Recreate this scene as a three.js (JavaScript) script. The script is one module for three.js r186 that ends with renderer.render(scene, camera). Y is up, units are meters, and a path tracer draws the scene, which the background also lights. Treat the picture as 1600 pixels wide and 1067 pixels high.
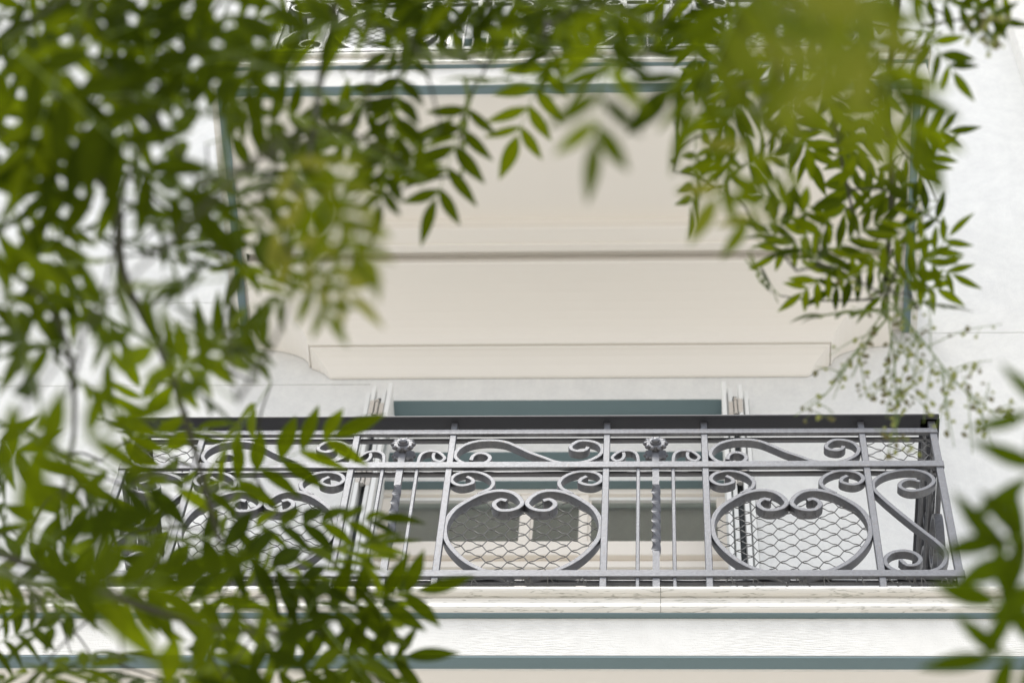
import * as THREE from 'three';
import { mergeGeometries } from 'three/addons/utils/BufferGeometryUtils.js';
import { createNoise2D, createNoise3D } from 'simplex-noise';

// ---------------------------------------------------------------- camera, sky, sun, exposure
const EYE = 1.6;                                    // the photographer's eye above the pavement
const scene = new THREE.Scene();
const camera = new THREE.PerspectiveCamera(2 * Math.atan(533.5 / 3950) * 180 / Math.PI, 1024 / 682, 0.05, 400);
camera.position.set(0, EYE, 0);
{
  const right = new THREE.Vector3(0.9983246, 0.04755977, -0.03295555);
  const up = new THREE.Vector3(0.0058283, 0.48400365, 0.87504657);
  const back = new THREE.Vector3(0.05756762, -0.87377259, 0.48291556);
  camera.quaternion.setFromRotationMatrix(new THREE.Matrix4().makeBasis(right, up, back));
}
camera.focus = 8.55;
camera.userData.fStop = 4.0;
camera.updateMatrixWorld();

function mulberry(a) { return () => { a = (a + 0x6d2b79f5) | 0; let t = Math.imul(a ^ (a >>> 15), 1 | a); t = (t + Math.imul(t ^ (t >>> 7), 61 | t)) ^ t; return ((t ^ (t >>> 14)) >>> 0) / 4294967296; }; }
const rnd = mulberry(20240611);
const rr = (a, b) => a + (b - a) * rnd();
const noise2 = createNoise2D(mulberry(5)), noise3 = createNoise3D(mulberry(9));

{ // a bright, thinly overcast sky: the same soft cloud sheet all round
  const w = 256, h = 128, data = new Float32Array(w * h * 4);
  for (let j = 0; j < h; j++) for (let i = 0; i < w; i++) {
    const el = (j + .5) / h * Math.PI - Math.PI / 2, az = (i + .5) / w * 2 * Math.PI;
    const x = Math.cos(el) * Math.cos(az), y = Math.sin(el), z = Math.cos(el) * Math.sin(az);
    let c = 0.55 * noise3(x * 2, y * 3.5, z * 2) + 0.3 * noise3(x * 5, y * 8, z * 5) + 0.15 * noise3(x * 11, y * 17, z * 11);
    c = Math.max(0, Math.min(1, 0.62 + 0.4 * c));
    const k = (j * w + i) * 4;
    data[k] = 0.60 + 0.25 * c; data[k + 1] = 0.67 + 0.20 * c; data[k + 2] = 0.79 + 0.12 * c; data[k + 3] = 1;
    if (y < -0.02) { data[k] = data[k + 1] = data[k + 2] = 0.3; }
  }
  const sky = new THREE.DataTexture(data, w, h, THREE.RGBAFormat, THREE.FloatType);
  sky.mapping = THREE.EquirectangularReflectionMapping; sky.magFilter = THREE.LinearFilter; sky.minFilter = THREE.LinearFilter; sky.needsUpdate = true;
  scene.background = sky; scene.environment = sky;
}
const sun = new THREE.DirectionalLight(new THREE.Color(1, 0.965, 0.9), 1.5);
sun.position.set(-3.4, 32, 1.5); sun.target.position.set(-0.4, 8, -5);
sun.castShadow = true; sun.shadow.radius = 30; sun.shadow.mapSize.set(2048, 2048);
Object.assign(sun.shadow.camera, { left: -12, right: 12, top: 12, bottom: -12, near: 1, far: 80 });
scene.add(sun, sun.target);

const renderer = new THREE.WebGLRenderer({ antialias: true });
renderer.toneMapping = THREE.LinearToneMapping;
renderer.toneMappingExposure = 1.59;
renderer.shadowMap.enabled = true;
renderer.setSize(1024, 682);

// ---------------------------------------------------------------- helpers
const taken = new Map();
const numbered = (n) => { const k = taken.get(n) || 0; taken.set(n, k + 1); return k ? n + '_' + String(k).padStart(3, '0') : n; };
function thing(name, label, category, group) {
  const o = new THREE.Group(); o.name = numbered(name); o.userData = { label, category }; if (group) o.userData.group = group; scene.add(o); return o;
}
function part(name, geometry, material, parent, label) {
  const m = new THREE.Mesh(geometry, material); m.name = name; m.castShadow = m.receiveShadow = true; if (label) m.userData.label = label; parent.add(m); return m;
}
function sub(name, parent) { const g = new THREE.Group(); g.name = name; parent.add(g); return g; }
function structure(name, geometry, material) { const m = part(numbered(name), geometry, material, scene); m.userData.kind = 'structure'; return m; }
function metricUV(g, s = 1, ox = 0, oy = 0) {         // uv in metres, from the side each face looks to
  if (g.index) g = g.toNonIndexed();
  const p = g.attributes.position, n = g.attributes.normal, uv = new Float32Array(p.count * 2);
  for (let i = 0; i < p.count; i++) {
    const ax = Math.abs(n.getX(i)), ay = Math.abs(n.getY(i)), az = Math.abs(n.getZ(i));
    const [u, v] = az >= ax && az >= ay ? [p.getX(i), p.getY(i)] : ay >= ax ? [p.getX(i), p.getZ(i)] : [p.getZ(i), p.getY(i)];
    uv[2 * i] = u * s + ox; uv[2 * i + 1] = v * s + oy;
  }
  g.setAttribute('uv', new THREE.BufferAttribute(uv, 2)); return g;
}
function box(x0, x1, y0, y1, z0, z1) {
  const g = new THREE.BoxGeometry(x1 - x0, y1 - y0, z1 - z0); g.translate((x0 + x1) / 2, (y0 + y1) / 2, (z0 + z1) / 2); return metricUV(g);
}
function bevelBox(x0, x1, y0, y1, z0, z1, b = .002) {   // chamfered along the front and back outline
  const s = new THREE.Shape(); const w = x1 - x0 - 2 * b, h = y1 - y0 - 2 * b;
  s.moveTo(0, 0); s.lineTo(w, 0); s.lineTo(w, h); s.lineTo(0, h); s.closePath();
  const g = new THREE.ExtrudeGeometry(s, { depth: Math.max(z1 - z0 - 2 * b, 1e-4), bevelEnabled: true, bevelThickness: b, bevelSize: b, bevelSegments: 1, steps: 1 });
  g.translate(x0 + b, y0 + b, z0 + b); return metricUV(g);
}
function extrudeX(profile, x0, x1) {                   // profile: [z, y] outline, swept along x
  const s = new THREE.Shape(profile.map(([z, y]) => new THREE.Vector2(-z, y)));
  const g = new THREE.ExtrudeGeometry(s, { depth: x1 - x0, bevelEnabled: false, steps: 1 });
  g.rotateY(Math.PI / 2); g.translate(x0, 0, 0); return metricUV(g);   // shape x (= -z) turns to world -z... z comes back right
}
// flat bar swept along a curve in the xy plane: t thick in the plane, from z = 0 back to -d, edges slightly broken
function ribbon(points, t, d, closed = false, samples = 0) {
  const curve = new THREE.CatmullRomCurve3(points.map(([x, y]) => new THREE.Vector3(x, y, 0)), closed, 'centripetal');
  const n = samples || points.length * 4, P = [], T = [];
  for (let i = 0; i <= n; i++) { P.push(curve.getPointAt(i / n)); T.push(curve.getTangentAt(i / n)); }
  const b = .0016, h = t / 2, ring = [[h - b, 0], [h, -b], [h, -d + b], [h - b, -d], [-h + b, -d], [-h, -d + b], [-h, -b], [-h + b, 0]];
  const pos = [], quad = (a, b2, c, e) => pos.push(...a, ...b2, ...c, ...a, ...c, ...e);
  const v = (i, k) => { const [o, z] = ring[k]; return [P[i].x - T[i].y * o, P[i].y + T[i].x * o, z]; };
  for (let i = 0; i < n; i++) for (let k = 0; k < 8; k++) { const q = (k + 1) % 8; quad(v(i, k), v(i, q), v(i + 1, q), v(i + 1, k)); }
  for (const i of [0, n]) for (let k = 1; k < 7; k++) pos.push(...v(i, 0), ...v(i, i ? k + 1 : k), ...v(i, i ? k : k + 1));
  const g = new THREE.BufferGeometry(); g.setAttribute('position', new THREE.Float32BufferAttribute(pos, 3)); g.computeVertexNormals(); return metricUV(g);
}
function tube(points, r, seg, radial = 5, r2 = r) {
  const c = new THREE.CatmullRomCurve3(points); const g = new THREE.TubeGeometry(c, seg, r, radial);
  if (r2 !== r) { const p = g.attributes.position; for (let i = 0; i <= seg; i++) { const ctr = c.getPointAt(i / seg), k = 1 + (r2 / r - 1) * i / seg; for (let j = 0; j <= radial; j++) { const q = i * (radial + 1) + j; p.setXYZ(q, ctr.x + (p.getX(q) - ctr.x) * k, ctr.y + (p.getY(q) - ctr.y) * k, ctr.z + (p.getZ(q) - ctr.z) * k); } } }
  return g;
}
function texture(size, fn, srgb, wx = 1, wy = 1) {     // fn(u, v) -> [r, g, b] in 0..255
  const a = new Uint8Array(size * size * 4);
  for (let j = 0; j < size; j++) for (let i = 0; i < size; i++) { const c = fn(i / size, j / size), k = (j * size + i) * 4; a[k] = c[0]; a[k + 1] = c[1]; a[k + 2] = c[2]; a[k + 3] = 255; }
  const t = new THREE.DataTexture(a, size, size); t.wrapS = t.wrapT = THREE.RepeatWrapping; t.magFilter = THREE.LinearFilter; t.minFilter = THREE.LinearMipmapLinearFilter; t.generateMipmaps = true;
  if (srgb) t.colorSpace = THREE.SRGBColorSpace; t.repeat.set(1 / wx, 1 / wy); t.needsUpdate = true; return t;
}
// noise that closes on itself over one tile
function tiled(u, v, f, seed = 0) { const a = u * 2 * Math.PI, b = v * 2 * Math.PI; return .5 * (noise3(Math.cos(a) * f + seed, Math.sin(a) * f, Math.cos(b) * f * .9) + noise3(Math.sin(b) * f + 7 + seed, Math.cos(a) * f, Math.sin(a) * f + Math.cos(b) * f)); }

// ---------------------------------------------------------------- materials
const clamp = (x) => Math.max(0, Math.min(255, x));
const stuccoBump = texture(512, (u, v) => { const n = 128 + 60 * tiled(u, v, 14) + 50 * tiled(u, v, 34, 3) + 40 * (rnd() - .5); return [clamp(n), clamp(n), clamp(n)]; }, false, .45, .45);
const stuccoMap = texture(512, (u, v) => { const n = 5 * tiled(u, v, 2) + 4 * tiled(u, v, 7, 2) + 4 * tiled(u, v, 26, 4) + 4 * (rnd() - .5); return [clamp(232 + n), clamp(233 + n), clamp(232 + n * .9)]; }, true, 1.7, 1.7);
const brushedMap = texture(512, (u, v) => { const n = 5 * tiled(u, v, 2) + 7 * noise2(u * 14, v * 130) * Math.sin(Math.PI * u) + 4 * (rnd() - .5); return [clamp(234 + n), clamp(233 + n), clamp(229 + n)]; }, true, .9, .9);
const brushedBump = texture(512, (u, v) => { const n = 128 + 70 * noise2(u * 12, v * 90) * Math.sin(Math.PI * u) + 50 * tiled(u, v, 30) + 30 * (rnd() - .5); return [clamp(n), clamp(n), clamp(n)]; }, false, .8, .8);
const marbleMap = texture(512, (u, v) => {
  let n = 0, a = 1; for (let o = 0; o < 4; o++) { n += a * tiled(u, v, 1.6 * 2 ** o, o * 3); a *= .55; }
  const vein = Math.pow(1 - Math.min(1, Math.abs(Math.sin((u * 3 + v + n * 1.1) * Math.PI)) * 2.6), 2), cloud = 8 * n;
  const k = 226 + cloud - 62 * vein + 3 * (rnd() - .5); return [clamp(k + 2), clamp(k - 1 + 2 * vein), clamp(k - 9)];
}, true, 2.6, .3);
const ironMap = texture(256, (u, v) => { const n = 16 * tiled(u, v, 5) + 12 * tiled(u, v, 21, 2) + 10 * (rnd() - .5), rust = Math.max(0, tiled(u, v, 9, 6) - .52) * 300; return [clamp(236 + n), clamp(236 + n - rust * .3), clamp(236 + n - rust * .55)]; }, true, .5, .5);
const STD = (o) => new THREE.MeshStandardMaterial(o);
const lin = (r, g, b) => new THREE.Color().setRGB(r, g, b);
const M = {
  stucco: STD({ map: stuccoMap, bumpMap: stuccoBump, bumpScale: .004, roughness: .93 }),
  fascia: STD({ map: brushedMap, bumpMap: brushedBump, bumpScale: .0042, roughness: .9 }),
  soffit: STD({ color: lin(.88, .855, .81), bumpMap: brushedBump, bumpScale: .0004, roughness: .75 }),
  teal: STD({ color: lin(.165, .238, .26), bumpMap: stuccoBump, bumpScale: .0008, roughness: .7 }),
  marble: STD({ map: marbleMap, roughness: .42 }),
  cream: STD({ color: lin(.9, .85, .78), roughness: .45 }),
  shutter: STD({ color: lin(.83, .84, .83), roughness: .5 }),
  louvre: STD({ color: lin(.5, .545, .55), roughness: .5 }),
  iron: STD({ color: lin(.178, .181, .197), map: ironMap, metalness: .72, roughness: .44, bumpMap: stuccoBump, bumpScale: .0007 }),
  handrail: STD({ color: lin(.035, .037, .046), roughness: .5 }),
  wire: STD({ color: lin(.16, .16, .16), metalness: .5, roughness: .5 }),
  steel: STD({ color: lin(.72, .69, .66), metalness: .8, roughness: .35 }),
  gapShade: STD({ color: lin(.06, .07, .075), roughness: .8 }),
  room: STD({ color: lin(.4, .4, .4), roughness: .9 }),
  glass: new THREE.MeshPhysicalMaterial({ color: lin(.9, .93, .92), transmission: 1, thickness: 0, roughness: .03, ior: 1.5 }),
  pave: STD({ map: texture(256, (u, v) => { const n = 10 * tiled(u, v, 4) + 16 * (rnd() - .5); return [clamp(187 + n), clamp(179 + n), clamp(168 + n)]; }, true, 2.3, 2.3), roughness: .9 }),
  road: STD({ map: texture(256, (u, v) => { const n = 8 * tiled(u, v, 4) + 22 * (rnd() - .5); return [clamp(174 + n), clamp(167 + n), clamp(156 + n)]; }, true, 2.9, 2.9), roughness: .92 }),
  kerb: STD({ color: lin(.42, .4, .37), roughness: .85 }),
  bark: STD({ color: lin(.05, .042, .032), roughness: .95, bumpMap: stuccoBump, bumpScale: .01 }),
  twig: STD({ color: lin(.035, .035, .018), roughness: .85 }),
  stalk: STD({ color: lin(.15, .22, .04), roughness: .6 }),
  bud: STD({ color: lin(.27, .3, .07), roughness: .7 }),
  driedBud: STD({ color: lin(.14, .13, .04), roughness: .8 }),
};

// ---------------------------------------------------------------- the setting
const FLOOR = 4.444;                                   // storey height
const SLAB = EYE + 6.642;                              // top of the near balcony
const XC = -0.44, ZR = -4.6, ZW = -5.903;              // axis of the bay, plane of the railing, face of the wall
structure('ground', metricUV(new THREE.PlaneGeometry(400, 400).rotateX(-Math.PI / 2).translate(0, -.12, 0)), M.road);
structure('pavement', box(-40, 40, -.116, 0, ZW, 1.6), M.pave);
structure('kerb', box(-40, 40, -.116, .006, 1.6, 1.75), M.kerb);

const building = thing('apartment_building', 'white stuccoed apartment building with two balconies above one another and teal trim', 'building');
const OX0 = -1.352, OX1 = .419, OTOP = EYE + 10.12;     // door opening
const openings = [0, 1].map((k) => ({ y0: SLAB + k * FLOOR, y1: OTOP + k * FLOOR }));
const WALLTOP = 19.6, BACK = ZW - .6;
// walls beside the openings, in courses with a fine recessed joint between them
function courses(x0, x1, y0, y1, joints) {
  const ys = [y0, ...joints.filter((j) => j > y0 + .1 && j < y1 - .1), y1];
  for (let i = 0; i + 1 < ys.length; i++) {
    const a = ys[i] + (i ? .004 : 0), b = ys[i + 1] - (i + 2 < ys.length ? .004 : 0);
    part('wall', box(x0, x1, a, b, BACK, ZW), M.stucco, building);
    if (i) part('joint', box(x0, x1, ys[i] - .004, ys[i] + .004, BACK, ZW - .006), M.stucco, building);
  }
}
courses(-7, OX0, 0, WALLTOP, [EYE + 6.2, EYE + 10.27, EYE + 11.1, EYE + 14.7]);
courses(OX1, 2.128, 0, WALLTOP, [EYE + 6.2, EYE + 10.74, EYE + 15.2]);
part('wall', box(OX0, OX1, 0, openings[0].y0, BACK, ZW), M.stucco, building);
part('wall', box(OX0, OX1, openings[0].y1, openings[1].y0, BACK, ZW), M.stucco, building);
part('wall', box(OX0, OX1, openings[1].y1, WALLTOP, BACK, ZW), M.stucco, building);
part('wall', box(2.128, 6.5, 0, WALLTOP, BACK, ZW), M.stucco, building);
part('pilaster', box(2.14, 3.3, 0, WALLTOP, ZW + .002, ZW + .14), M.fascia, building);
part('roof_cornice', extrudeX([[ZW + .001, WALLTOP], [ZW + .05, WALLTOP], [ZW + .12, WALLTOP + .12], [ZW + .3, WALLTOP + .2], [ZW + .34, WALLTOP + .3], [BACK, WALLTOP + .3], [BACK, WALLTOP]], -7.2, 6.7), M.fascia, building);

// rooms behind the doors
for (const { y0, y1 } of openings) {
  const r = sub('room', building), zb = BACK - 3.4;
  part('floor', box(-3, 2.2, y0 - .1, y0 - .002, zb, BACK - .002), M.room, r);
  part('ceiling', box(-3, 2.2, y1 + .05, y1 + .2, zb, BACK - .002), M.room, r);
  part('wall', box(-3, 2.2, y0, y1 + .048, zb - .1, zb), M.room, r);
  part('wall', box(-3.1, -3, y0, y1 + .048, zb, BACK - .002), M.room, r);
  part('wall', box(2.2, 2.3, y0, y1 + .048, zb, BACK - .002), M.room, r);
  part('ceiling_moulding', box(-3 + .002, 2.2 - .002, y1 - .08, y1 + .046, zb + .002, zb + .14), M.cream, r);
  part('ceiling_moulding', box(-3 + .002, 2.2 - .002, y1 + .012, y1 + .044, BACK - 1.2, BACK - 1.02), M.cream, r);
}

// ---------------------------------------------------------------- balconies: marble edge, fascia, teal drip band, soffit, corbelled cornice
function makeBalcony(dy, x0, x1, c0, c1, joints, label) {
  const b = sub('balcony', building); b.userData.label = label;
  const top = SLAB + dy;
  const nose = (z, yt, yb, r) => { const o = []; for (let i = 0; i <= 8; i++) { const a = Math.PI / 2 - i * Math.PI / 8; o.push([z - r + Math.cos(a) * r, (yt + yb) / 2 + Math.sin(a) * (yt - yb) / 2]); } return [[ZW + .002, yb], [ZW + .002, yt], ...o]; };
  const cuts = [x0, ...joints, x1];
  for (let i = 0; i + 1 < cuts.length; i++) {
    const a = cuts[i] + (i ? .0008 : 0), e = cuts[i + 1] - .0008;
    part('marble_slab', extrudeX(nose(ZR + .05, top, top - .048, .022), a, e), M.marble, b);
    const m = [[ZW + .002, top - .127], [ZW + .002, top - .055], [ZR + .03, top - .055], [ZR + .036, top - .062]];
    for (let k = 0; k <= 6; k++) { const t = k / 6; m.push([ZR + .04 - .004 * Math.sin(t * 6.28) - .012 * t * t, top - .066 - .061 * t]); }
    part('marble_moulding', extrudeX(m, a + .012 * (i === 0), e - .012 * (i + 2 === cuts.length)), M.marble, b);
  }
  const fz = ZR + .01, fb = top - .328, ft = top - .13;
  // edge beam: front board and the two ends
  part('fascia', box(x0 + .03, x1 - .03, fb, ft - .004, fz - .06, fz), M.fascia, b);
  part('fascia', box(x0 + .03, x0 + .09, fb, ft - .004, ZW + .002, fz - .062), M.fascia, b);
  part('fascia', box(x1 - .09, x1 - .03, fb, ft - .004, ZW + .002, fz - .062), M.fascia, b);
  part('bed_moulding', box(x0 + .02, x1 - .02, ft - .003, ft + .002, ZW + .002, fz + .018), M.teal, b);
  // painted drip band under the edge
  part('drip_band', box(x0 + .066, x1 - .066, fb - .010, fb - .001, fz - .044, fz - .001), M.teal, b);
  part('drip_band', box(x0 + .066, x0 + .102, fb - .010, fb - .001, ZW + .002, fz - .046), M.teal, b);
  part('drip_band', box(x1 - .102, x1 - .066, fb - .010, fb - .001, ZW + .002, fz - .046), M.teal, b);
  part('soffit', box(x0 + .0905, x1 - .0905, fb + .012, fb + .05, ZW + .002, fz - .0625), M.soffit, b);
  // cornice that carries the slab, returned on both ends; offsets from the wall and heights above the soffit
  const prof = [[0, -.452], [.012, -.452], [.022, -.44], [.045, -.405], [.075, -.375], [.1, -.36], [.113, -.356], [.115, -.346], [.11, -.334], [.12, -.331], [.124, -.341]];
  for (let i = 0; i <= 10; i++) { const t = i / 10 * Math.PI / 2; prof.push([.13 + .325 * (1 - Math.cos(t)), -.335 + .18 * Math.sin(t)]); }
  prof.push([.459, -.15], [.456, -.146], [.446, -.05], [.488, -.045], [.49, -.105], [.5, -.112], [.53, -.112], [.534, -.106], [.534, -.096], [.54, -.096], [.575, -.09], [.6, -.086], [.607, -.08], [.607, -.03], [.614, -.02], [.622, .012]);
  const yb = fb + .012, pos = [];
  const pt = ([o, h]) => { const s = Math.min(o, .42); const z = ZW + .002 + o, y = yb + h; return [[c0 - s, y, ZW + .002], [c0 - s, y, z], [c1 + s, y, z], [c1 + s, y, ZW + .002]]; };
  for (let i = 0; i + 1 < prof.length; i++) { const A = pt(prof[i]), B = pt(prof[i + 1]); for (let k = 0; k < 3; k++) pos.push(...A[k], ...A[k + 1], ...B[k + 1], ...A[k], ...B[k + 1], ...B[k]); }
  const g = new THREE.BufferGeometry(); g.setAttribute('position', new THREE.Float32BufferAttribute(pos, 3)); g.computeVertexNormals();
  part('cornice', metricUV(g), M.soffit, b);
  return b;
}
makeBalcony(0, -3.6, 2.7, -2.9, 2.0, [-2.35, -1.15, .005, 1.2], 'wide near balcony slab with veined marble edge');
makeBalcony(FLOOR, -2.1, 1.28, -1.534, .692, [-.9, .05], 'narrower balcony slab overhead with coved cream underside');

// ---------------------------------------------------------------- door openings: stepped head, glazed doors, folded shutters
function makeDoor({ y0, y1 }) {
  const d = sub('door', building); d.userData.label = 'cream framed glazed door under a transom window';
  const steps = [[0, ZW - .099, y1 - .3], [1, ZW - .16, y1 - .45]];
  // stepped lintel: light faces, teal undersides
  part('lintel', box(OX0 - .002, OX1 + .002, y1 - .3, y1 + .02, BACK, ZW - .099), M.stucco, d);
  part('lintel', box(OX0 - .002, OX1 + .002, y1 - .45, y1 - .302, BACK, ZW - .16), M.stucco, d);
  part('soffit_band', box(OX0 + .002, OX1 - .002, y1 - .003, y1 + .02, ZW - .098, ZW - .003), M.teal, d);
  part('soffit_band', box(OX0, OX1, y1 - .306, y1 - .301, ZW - .159, ZW - .1), M.teal, d);
  part('soffit_band', box(OX0, OX1, y1 - .456, y1 - .451, ZW - .21, ZW - .161), M.teal, d);
  for (const [a, b2] of [[OX0 - .002, OX0 + .11], [OX1 - .11, OX1 + .002]]) part('jamb', box(a, b2, y0, y1 - .457, BACK, ZW - .16), M.stucco, d);
  const fz = ZW - .2, L = OX0 + .11, Rr = OX1 - .11;
  part('head_rail', bevelBox(L, Rr, y1 - .497, y1 - .457, fz - .07, fz), M.cream, d);
  part('glazing_bead', box(L + .002, Rr - .002, y1 - .522, y1 - .4972, fz - .06, fz - .018), M.shutter, d);
  part('transom', bevelBox(L, Rr, y1 - .99, y1 - .88, fz - .07, fz, .004), M.cream, d);
  part('transom_ledge', box(L, Rr, y1 - 1.03, y1 - .9905, fz - .06, fz - .03), M.cream, d);
  part('leaf_rail', bevelBox(L, Rr, y1 - 1.075, y1 - 1.031, fz - .06, fz - .006), M.cream, d);
  part('glazing_bead', box(L, Rr, y1 - 1.1, y1 - 1.0755, fz - .055, fz - .018), M.shutter, d);
  for (const [a, b2] of [[-.617, -.569], [-.354, -.312]]) {
    part('mullion', bevelBox(a, b2, y1 - .88, y1 - .4975, fz - .06, fz - .004, .004), M.cream, d);
    part('glazing_bead', box(b2 + .0005, b2 + .012, y1 - .879, y1 - .523, fz - .05, fz - .022), M.cream, d);
    part('stile', bevelBox(a, b2, y0 + .01, y1 - 1.1005, fz - .06, fz - .004, .004), M.cream, d);
  }
  for (const [a, b2] of [[L, L + .05], [Rr - .05, Rr]]) { part('stile', bevelBox(a, b2, y0 + .01, y1 - 1.1005, fz - .06, fz - .004, .004), M.cream, d); part('stile', bevelBox(a, b2, y1 - .88, y1 - .523, fz - .06, fz - .004, .004), M.cream, d); }
  part('bottom_rail', bevelBox(L, Rr, y0 + .004, y0 + .5, fz - .05, fz - .01), M.cream, d);
  const panes = [[L + .05, -.617], [-.557, -.354], [-.3, Rr - .05]];
  for (const [a, b2] of panes) { part('pane', box(a + .001, b2 - .001, y1 - .879, y1 - .523, fz - .04, fz - .034), M.glass, d); part('pane', box(a + .001, b2 - .001, y0 + .501, y1 - 1.101, fz - .04, fz - .034), M.glass, d); }
  return d;
}
openings.forEach(makeDoor);

const slatG = metricUV(new THREE.BoxGeometry(.03, .005, .135).rotateZ(-.75));
function makeShutter(side, { y0, y1 }) {               // side -1: folded at the left jamb, +1: at the right one
  const s = sub('shutter', building); s.userData.label = side < 0 ? 'pair of pale folded louvred shutter leaves left of the door' : 'pair of pale folded louvred shutter leaves right of the door';
  const X = (v) => side < 0 ? -1.235 - v : .302 + v;   // v: away from the door
  const bx = (v0, v1, ya, yb, za, zb, b = .002) => side < 0 ? bevelBox(X(v1), X(v0), ya, yb, za, zb, b) : bevelBox(X(v0), X(v1), ya, yb, za, zb, b);
  const top = y1 - .03, bot = y0 + .02, zf = ZW + .112, zb = ZW - .095;
  // inner leaf: front edge with a rebate, back stile, top and bottom rails, louvre slats between
  part('stile', bx(-.012, .008, bot, top, zf - .05, zf), M.shutter, s);
  part('stile', bx(.0175, .036, bot, top - .012, zf - .075, zf - .028), M.shutter, s);
  part('stile', bx(-.01, .038, bot, top, zb, zb + .035), M.shutter, s);
  for (const [a, b2] of [[top - .22, top], [bot, bot + .2], [(bot + top) / 2 - .05, (bot + top) / 2 + .05]]) part('rail', bx(-.008, .036, a, b2, zb + .0355, zf - .0505), M.shutter, s);
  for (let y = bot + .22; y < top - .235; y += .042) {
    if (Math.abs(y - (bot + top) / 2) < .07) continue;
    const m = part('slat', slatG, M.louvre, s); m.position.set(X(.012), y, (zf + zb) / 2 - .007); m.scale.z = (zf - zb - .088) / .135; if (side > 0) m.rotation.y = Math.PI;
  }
  // outer leaf, closed against it
  part('stile', bx(.064, .082, bot, top - .006, zf - .06, zf - .012), M.shutter, s);
  part('stile', bx(.0915, .11, bot, top - .02, zf - .085, zf - .04), M.shutter, s);
  part('panel', bx(.062, .106, bot, top - .02, zb, zf - .0855), M.shutter, s);
  part('gap_shade', bx(.0405, .0595, bot, top - .02, zb, zf - .07), M.gapShade, s);  // near-black filler: paints in the shade between the folded leaves
  for (const hy of [top - .2, top - .78, top - 1.9]) {
    const parts = [bx(.018, .039, hy - .06, hy + .06, zf - .0278, zf - .025, .0008), bx(.0605, .0805, hy - .062, hy + .058, zf - .0118, zf - .009, .0008)];
    const cyl = new THREE.CylinderGeometry(.0085, .0085, .1, 12); cyl.translate(X(.05), hy, zf - .02); parts.push(metricUV(cyl));
    for (const q of [-1, 1]) { const cap = new THREE.CylinderGeometry(.0105, .0105, .016, 12); cap.translate(X(.05), hy + q * .062, zf - .02); parts.push(metricUV(cap)); }
    for (const [v, zs] of [[.027, zf - .025], [.07, zf - .009]]) for (const q of [-.042, 0, .042]) { const sc = new THREE.SphereGeometry(.0045, 8, 5); sc.scale(1, 1, .5); sc.translate(X(v), hy + q, zs); parts.push(metricUV(sc)); }
    part('hinge', mergeGeometries(parts.map((g) => { for (const k of Object.keys(g.attributes)) if (!['position', 'normal', 'uv'].includes(k)) g.deleteAttribute(k); return g; })), M.steel, s);
  }
  return s;
}
for (const o of openings) { makeShutter(-1, o); makeShutter(1, o); }

// ---------------------------------------------------------------- wrought-iron railings
const FRIEZE = [[-0.199, 0.831], [-0.194, 0.858], [-0.181, 0.875], [-0.159, 0.877], [-0.138, 0.861], [-0.134, 0.838], [-0.151, 0.814], [-0.191, 0.806], [-0.232, 0.82], [-0.255, 0.854], [-0.255, 0.885], [-0.239, 0.92], [-0.208, 0.948], [-0.168, 0.962], [-0.123, 0.963], [-0.081, 0.951], [-0.039, 0.919], [0.007, 0.88], [0.053, 0.849], [0.094, 0.821], [0.135, 0.811], [0.175, 0.813], [0.218, 0.832], [0.25, 0.867], [0.257, 0.905], [0.24, 0.941], [0.208, 0.958], [0.175, 0.958], [0.151, 0.933], [0.146, 0.91], [0.16, 0.894], [0.185, 0.89], [0.201, 0.902], [0.206, 0.917]];
const SMALL = [[-0.206, 0.724], [-0.187, 0.706], [-0.183, 0.687], [-0.202, 0.672], [-0.226, 0.668], [-0.249, 0.683], [-0.259, 0.706], [-0.247, 0.736], [-0.22, 0.753], [-0.18, 0.755], [-0.147, 0.739], [-0.121, 0.709], [-0.113, 0.679], [-0.122, 0.649], [-0.14, 0.631], [-0.159, 0.613]];
const HEART = [[-0.062, 0.57], [-0.082, 0.578], [-0.101, 0.56], [-0.102, 0.538], [-0.083, 0.512], [-0.055, 0.509], [-0.025, 0.523], [-0.008, 0.552], [-0.011, 0.568], [-0.024, 0.597], [-0.049, 0.623], [-0.081, 0.633], [-0.12, 0.627], [-0.159, 0.605], [-0.196, 0.569], [-0.228, 0.529], [-0.249, 0.481], [-0.26, 0.424], [-0.259, 0.381], [-0.25, 0.332], [-0.227, 0.277], [-0.188, 0.216], [-0.14, 0.168], [-0.085, 0.138], [-0.017, 0.125]];
const CORNER = [[0.049, 0.685], [0.018, 0.7], [-0.012, 0.685], [-0.022, 0.655], [0.002, 0.629], [0.038, 0.63], [0.077, 0.655], [0.097, 0.694], [0.08, 0.735], [0.034, 0.76], [-0.024, 0.755], [-0.079, 0.725], [-0.109, 0.681], [-0.11, 0.641], [-0.09, 0.592], [-0.032, 0.485], [0.03, 0.381], [0.07, 0.316], [0.09, 0.27], [0.091, 0.225], [0.065, 0.167], [0.013, 0.14], [-0.052, 0.136], [-0.099, 0.171], [-0.107, 0.216], [-0.082, 0.253], [-0.041, 0.264], [-0.007, 0.248], [0.007, 0.216], [-0.008, 0.185], [-0.038, 0.18], [-0.058, 0.212]];
const CURL = [[-0.061, 0.811], [-0.061, 0.837], [-0.068, 0.873], [-0.087, 0.891], [-0.12, 0.889], [-0.144, 0.863], [-0.151, 0.843], [-0.138, 0.825], [-0.119, 0.832], [-0.11, 0.858], [-0.112, 0.879]];
const mirror = (a) => a.map(([x, y]) => [-x, y]);
const T = .0155, DEPTH = .03;
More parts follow.
